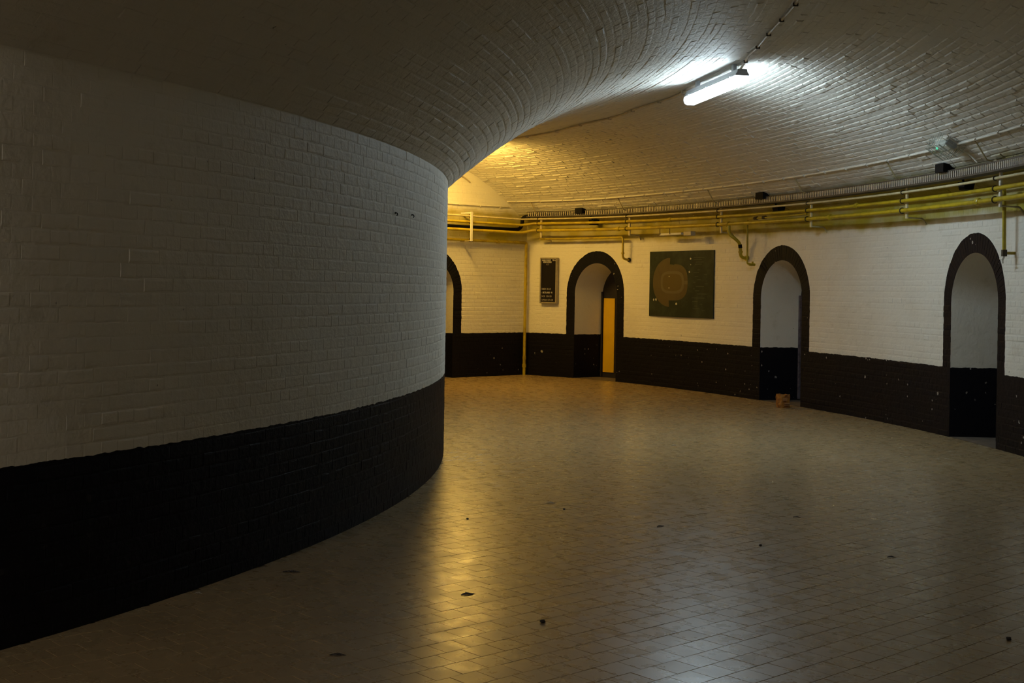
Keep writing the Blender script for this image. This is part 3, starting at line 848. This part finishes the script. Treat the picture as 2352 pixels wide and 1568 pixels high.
# ------------------------------------------------------------------ services on the end wall
o = empty('wall_conduit', PE(RC-.45, 3.19, .02), 'thin conduit across the flat end wall at the foot of the gable', 'conduit')
mb = MB(); mb.tube([PE(RC-.50, 3.20, .03), PE(17.4, 3.185, .03), PE(14.2, 3.18, .03)], .012, 7); own(o, mb.build('tube', M['conduit']))
for r in (18.0, 17.5, 17.0, 16.5):
    mb = MB(); mb.bbox(PE(r, 3.187, .02), ER(TH_END)*.012, n_end*.02, UP*.022, .003); own(o, mb.build('saddle_clip', M['conduit']))
o = mb = MB(); mb.tube([PE(RC-.30, 2.53, .10), PE(17.4, 2.53, .10), PE(14.2, 2.53, .10)], .026, 10)
o = empty('service_pipe', PE(RC-.3, 2.53, .1), 'lowest yellow pipe crossing the end wall', 'pipe')
x = mb.build('tube', M['yellow']); smooth_edges(x, 50); own(o, x)
mb = MB(); mb.tube([PE(17.92, 2.53, .10), PE(17.86, 2.53, .10)], .036, 10); own(o, mb.build('socket', M['yellow']))
o = empty('pipe_bracket', PE(17.07, 2.50, .3), 'cream pipe bracket on the flat end wall', 'bracket')
mb = MB(); mb.bbox(PE(17.07, 2.77, .30), ER(TH_END)*.024, n_end*.012, UP*.27, .003); own(o, mb.build('post', M['conduit']))
mb = MB(); mb.bbox(PE(17.07, 3.02, .15), ER(TH_END)*.015, n_end*.15, UP*.015, .003); own(o, mb.build('upper_arm', M['conduit']))
mb = MB(); mb.bbox(PE(17.07, 2.51, .15), ER(TH_END)*.015, n_end*.15, UP*.012, .003); own(o, mb.build('lower_arm', M['steel']))
for zz in (2.965, 2.855, 2.71, 2.53):
    mb = MB(); mb.tube([PE(17.07+.035, zz+.03, .3), PE(17.07+.035, zz+.03, .2), PE(17.07+.035, zz-.03, .2), PE(17.07+.035, zz-.03, .3)], .006, 6); own(o, mb.build('hook', M['hook']))
# corner pipe from the floor up to the pipe run
cp = lambda z: PE(RC-.10, z, .09)
o = empty('corner_pipe', cp(0), 'upright yellow pipe in the corner beside the flat end wall', 'pipe')
mb = MB(); mb.tube(bez([cp(0), cp(2.53), PE(RC-.40, 2.53, .10)], 5, .08), .030, 10); x = mb.build('tube', M['yellow']); smooth_edges(x, 50); own(o, x)
for z in (.18, .33, 1.75):
    mb = MB(); mb.tube([cp(z-.03), cp(z+.03)], .040 if z < .3 else .035, 10); own(o, mb.build('socket', M['yellow']))
# cable drooping from the crown on to the gable
o = mb = MB(); mb.tube(bez([PE(16.2, 3.86, .05), PE(16.9, 3.74, .06), PE(17.05, 3.70, .05), PE(17.25, 3.60, .02)], 5, .5), .014, 7)
x = mb.build('gable_cable', M['ceil_conduit']); tag(x, 'short cable running down the gable of the end wall', 'cable')

# ------------------------------------------------------------------ signs
def txt(s, size, mat, o3, ux, uy, parent, bold=0.0):
    cu = bpy.data.curves.new('lettering', 'FONT'); cu.body = s; cu.size = size; cu.offset = bold; cu.extrude = .0005
    cu.resolution_u = 2
    to = bpy.data.objects.new('tmp', cu); COL.objects.link(to)
    dg = bpy.context.evaluated_depsgraph_get()
    me = bpy.data.meshes.new_from_object(to.evaluated_get(dg)); bpy.data.objects.remove(to)
    nz = ux.cross(uy); m = Matrix.Identity(4)
    for i in range(3): m[i][0] = ux[i]; m[i][1] = uy[i]; m[i][2] = nz[i]; m[i][3] = o3[i]
    me.transform(m); me.materials.clear()
    x = link('lettering', me, mat); own(parent, x); return x
thA, thB = 40.40, 39.25
pa, pb = PW(thA, 0, .02), PW(thB, 0, .02); ux = (pb - pa); Wd = ux.length; ux.normalize(); nn = ux.cross(UP)
if nn.dot(ER(39.8)) > 0: nn = -nn
zlo, zhi = 1.385, 2.25; cen = (pa+pb)/2 + nn*.03
o = empty('direction_sign', cen + UP*zlo, 'narrow black sign with white lettering in a metal frame beside the corner pipe', 'sign')
mb = MB(); mb.bbox(cen + UP*(zlo+zhi)/2, ux*(Wd/2-.01), nn*.018, UP*((zhi-zlo)/2-.01), .002); own(o, mb.build('panel', M['signblack']))
for s in (-1, 1):
    mb = MB(); mb.bbox(cen + ux*s*(Wd/2-.012) + UP*(zlo+zhi)/2 + nn*.005, ux*.013, nn*.036, UP*((zhi-zlo)/2), .004); own(o, mb.build('frame_side', M['frame']))
    mb = MB(); mb.bbox(cen + UP*((zlo+zhi)/2 + s*((zhi-zlo)/2-.012)) + nn*.005, ux*(Wd/2-.027), nn*.034, UP*.013, .004); own(o, mb.build('frame_end', M['frame']))
of = cen - ux*(Wd/2-.035) + nn*.0195; H = zhi - zlo
for s, sz, fr, dx, m, bd in (('MARCOURST', .040, .050, 0.0, 'signwhite', .001), ('TB A+', .040, .050, .235, 'signwhite', .001), ('VERHOEVEN', .040, .092, .02, 'signwhite', .001),
                         ('1127', .042, .145, .09, 'letter_dim', 0), ('EMED 101-12', .044, .685, 0.0, 'letter_dim', .001), ('- SKYLAND  91', .044, .762, 0.0, 'signwhite', .001),
                         ('NCK  120-130', .044, .842, 0.0, 'letter_dim', .001), ('OPENA 127-128', .044, .922, 0.0, 'letter_dim', .001)):
    x = txt(s, sz, M[m], of + ux*dx + UP*(zhi - fr*H - .018), ux*.88, UP, o, bd)
# stadium map
thA, thB = 32.24, 26.91
pa, pb = PW(thA, 0, .0), PW(thB, 0, .0); ux = (pb-pa); Wd = ux.length; ux.normalize(); nn = ux.cross(UP)
if nn.dot(ER(29.5)) > 0: nn = -nn
zlo, zhi = 1.216, 2.338; H = zhi - zlo
org = pa + nn*.012 + UP*zlo
o = empty('stadium_map', (pa+pb)/2 + nn*.012 + UP*zlo, 'large dark green map board with a tan stadium plan', 'map')
mb = MB(); mb.bbox(org + ux*Wd/2 + UP*H/2, ux*Wd/2, nn*.010, UP*H/2, .002); own(o, mb.build('board', M['mapgreen']))
def mp(u, v, k): return org + ux*(u*Wd) + UP*((1-v)*H) + nn*(.0105 + .0012*k)
def shape(name, pts, k, mat, cuts=None):
    mb = MB(); n = len(pts); i = len(mb.v)
    mb.v += [tuple(mp(u, v, k-1)) for u, v in pts] + [tuple(mp(u, v, k)) for u, v in pts]
    mb.f.append(tuple(range(n, 2*n)))
    for q in range(n): mb.f.append((q, (q+1) % n, n+(q+1) % n, n+q))
    own(o, mb.build(name, mat))
def superell(cu, cv, a, b, p, t0, t1, n):
    out = []
    for k in range(n+1):
        t = t0 + (t1-t0)*k/n; c, s = math.cos(t), math.sin(t)
        out.append((cu + a*math.copysign(abs(c)**(2/p), c), cv + b*math.copysign(abs(s)**(2/p), s)))
    return out
# left stand: larger half disc; right stand: smaller rounded half
left = superell(.345, .475, .285, .375, 2.1, math.pi/2, 3*math.pi/2, 24)
shape('left_stand', [(.325, .85)] + left[1:-1] + [(.335, .105), (.33, .20), (.40, .21), (.40, .75), (.32, .75)], 1, M['maptan'])
right = superell(.40, .475, .215, .275, 2.6, -math.pi/2, math.pi/2, 24)
shape('right_stand', right, 1, M['maptan'])
shape('walkway', [(.52, .45), (.615, .45), (.615, .505), (.52, .505)], 2, M['maplight'])
ring = superell(.375, .475, .185, .17, 3.2, 0, 2*math.pi, 40)[:-1]
shape('ring_path', ring, 3, M['maplight'])
shape('pitch', superell(.372, .475, .150, .130, 3.4, 0, 2*math.pi, 40)[:-1], 4, M['mapbrown'])
for (u, v, l) in ((.70,.10,.16),(.70,.135,.12),(.73,.17,.12),(.72,.20,.10),(.76,.285,.03),(.70,.325,.08),(.86,.35,.04),(.72,.385,.05),(.76,.43,.05),(.70,.47,.03),(.87,.49,.04),(.74,.53,.12),(.70,.565,.02),(.73,.595,.06),(.76,.64,.14),(.68,.70,.19),(.69,.755,.08),(.80,.79,.04),(.72,.82,.04),(.70,.86,.10),(.83,.885,.05)):
    shape('printed_line', [(u, v), (u+l, v), (u+l, v+.007), (u, v+.007)], 1, M['mapline'])
for (u, v, a) in ((.655,.12,.012),(.64,.32,.010),(.445,.80,.014),(.08,.745,.012),(.118,.745,.014),(.325,.385,.007),(.325,.56,.007),(.66,.21,.006)):
    pts = [(u + a*math.cos(k)*random.uniform(.6, 1.2), v + a*1.6*math.sin(k)*random.uniform(.6, 1.2)) for k in [2*math.pi*q/7 for q in range(7)]]
    shape('paint_chip', pts, 5, M['chip'])

# hooks on the inner wall
for th, z, lab in ((-11.05, 2.20, 'left of two small black hooks high on the curved wall'), (-8.91, 2.215, 'right of two small black hooks high on the curved wall')):
    c = PT(th, RI, z); o = empty('wall_hook', c, lab, 'hook', 'hooks on the inner wall')
    mb = MB(); mb.tube(bez([c, c + ER(th)*.018, c + ER(th)*.022 - UP*.012, c + ER(th)*.02 - ET(th)*.012 - UP*.02], 4, .5), .004, 6); own(o, mb.build('hook_bend', M['black']))
    mb = MB(); mb.tube([c - ER(th)*.002, c + ER(th)*.006], .007, 8); own(o, mb.build('rosette', M['black']))

# ------------------------------------------------------------------ things on the floor
def fpt(x, y, z=0.0): return Vector((x, y, z + .001))
# crumpled carton by the middle arch
c = fpt(3.94, 18.24); o = empty('carton', c, 'small crumpled orange carton on the floor before the middle arch', 'carton')
mb = MB(); prof = []
a0 = R_(24); rnd = random.Random(5)
rings = []
for k, (z, s) in enumerate(((0, .92), (.05, 1.02), (.10, .97), (.15, 1.03), (.188, .98))):
    ring = []
    for q in range(12):
        t = 2*math.pi*q/12; cx_, sx_ = math.cos(t), math.sin(t)
        px_ = .088*math.copysign(abs(cx_)**.45, cx_)*s + rnd.uniform(-.007, .007); py_ = .075*math.copysign(abs(sx_)**.45, sx_)*s + rnd.uniform(-.007, .007)
        ring.append(c + Vector((px_*math.cos(a0) - py_*math.sin(a0), px_*math.sin(a0) + py_*math.cos(a0), z + (rnd.uniform(-.008, .008) if 0 < k else 0))))
    rings.append(ring)
for a, b in zip(rings[:-1], rings[1:]):
    for q in range(12): mb.quad(a[q], a[(q+1) % 12], b[(q+1) % 12], b[q])
mb.poly(rings[0]); top = [p*.75 + (c + UP*.16)*.25 for p in rings[-1]]
for q in range(12): mb.quad(rings[-1][q], rings[-1][(q+1) % 12], top[(q+1) % 12], top[q])
mb.poly(top)
own(o, mb.build('body', M['carton']))
for (u, z, ww, hh) in ((-.02, .12, .035, .022), (.02, .065, .05, .008), (.01, .04, .045, .006)):
    dv = Vector((math.cos(a0), math.sin(a0), 0)); nn = Vector((math.sin(a0), -math.cos(a0), 0))
    mb = MB(); mb.bbox(c + dv*u + nn*.0795 + UP*z, dv*ww, nn*.004, UP*hh, .002); own(o, mb.build('printed_patch', M['carton_print']))
def leaf(x, y, L, W, ang_, mat, lab, cat='leaf', nm='dead_leaf'):
    mb = MB(); c = fpt(x, y, .0); dv = Vector((math.cos(ang_), math.sin(ang_), 0)); sd = UP.cross(dv); n = 7; top = []; bot = []
    for k in range(n+1):
        t = k/n; wv = W*math.sin(math.pi*(t*.9+.05))*.5; cz = .004*math.sin(math.pi*t*1.3)
        top.append(c + dv*(t-.5)*L + sd*wv + UP*(cz + .003)); bot.append(c + dv*(t-.5)*L - sd*wv + UP*(cz*.5 + .002))
    mid = [(a+b)/2 - UP*.0015 for a, b in zip(top, bot)]
    for k in range(n):
        mb.quad(top[k], top[k+1], mid[k+1], mid[k]); mb.quad(mid[k], mid[k+1], bot[k+1], bot[k])
    x_ = mb.build(nm, mat, smooth=True)
    md = x_.modifiers.new('thick', 'SOLIDIFY'); md.thickness = .0015
    tag(x_, lab, cat, 'litter on the floor')
leaf(1.07, 8.86, .09, .028, .9, M['leaf'], 'curled dark leaf on the open middle of the floor')
leaf(-.21, 6.80, .085, .035, .6, M['leaf'], 'dark leaf lying in the amber reflection on the tiles')
leaf(-1.24, 7.26, .10, .03, .1, M['leaf'], 'dark leaf by the foot of the curved inner wall')
leaf(-.75, 5.64, .075, .022, .1, M['leaf'], 'small dark leaf on the near floor at the bottom left')
leaf(2.13, 9.31, .06, .02, .0, M['leaf'], 'small dark leaf on the floor towards the right')
leaf(2.42, 7.95, .06, .02, .1, M['leaf'], 'faint thin leaf on the dark floor at the far right')
leaf(.33, 9.75, .075, .035, .2, M['paper'], 'pale paper scrap on the floor near the bend', 'paper', 'paper_scrap')
leaf(1.77, 13.52, .07, .03, .1, M['paper'], 'pale paper scrap on the floor farthest from the viewer', 'paper', 'paper_scrap')
leaf(-1.64, 6.72, .04, .02, .1, M['paper'], 'tiny pale paper scrap by the foot of the inner wall', 'paper', 'paper_scrap')
def pebble(x, y, r, lab):
    bm = bmesh.new(); bmesh.ops.create_icosphere(bm, subdivisions=2, radius=r)
    rnd = random.Random(int(x*1000) + 7)
    for v in bm.verts:
        v.co *= rnd.uniform(.78, 1.15); v.co.z *= .65
    me = bpy.data.meshes.new('pebble'); bm.to_mesh(me); bm.free(); me.shade_smooth()
    x_ = link('pebble', me, M['stone']); x_.location = (x, y, r*.55); tag(x_, lab, 'pebble', 'pebbles on the floor')
pebble(.18, 6.25, .014, 'dark pebble on the near floor between the two reflections')
pebble(1.65, 8.24, .010, 'tiny dark pebble right of the middle of the floor')
pebble(2.42, 6.08, .013, 'dark pebble at the right edge of the near floor')
pebble(-.29, 9.01, .009, 'tiny pebble in the amber reflection close to the bend')
pebble(.42, 9.47, .010, 'tiny pebble beside the pale paper scrap near the bend')
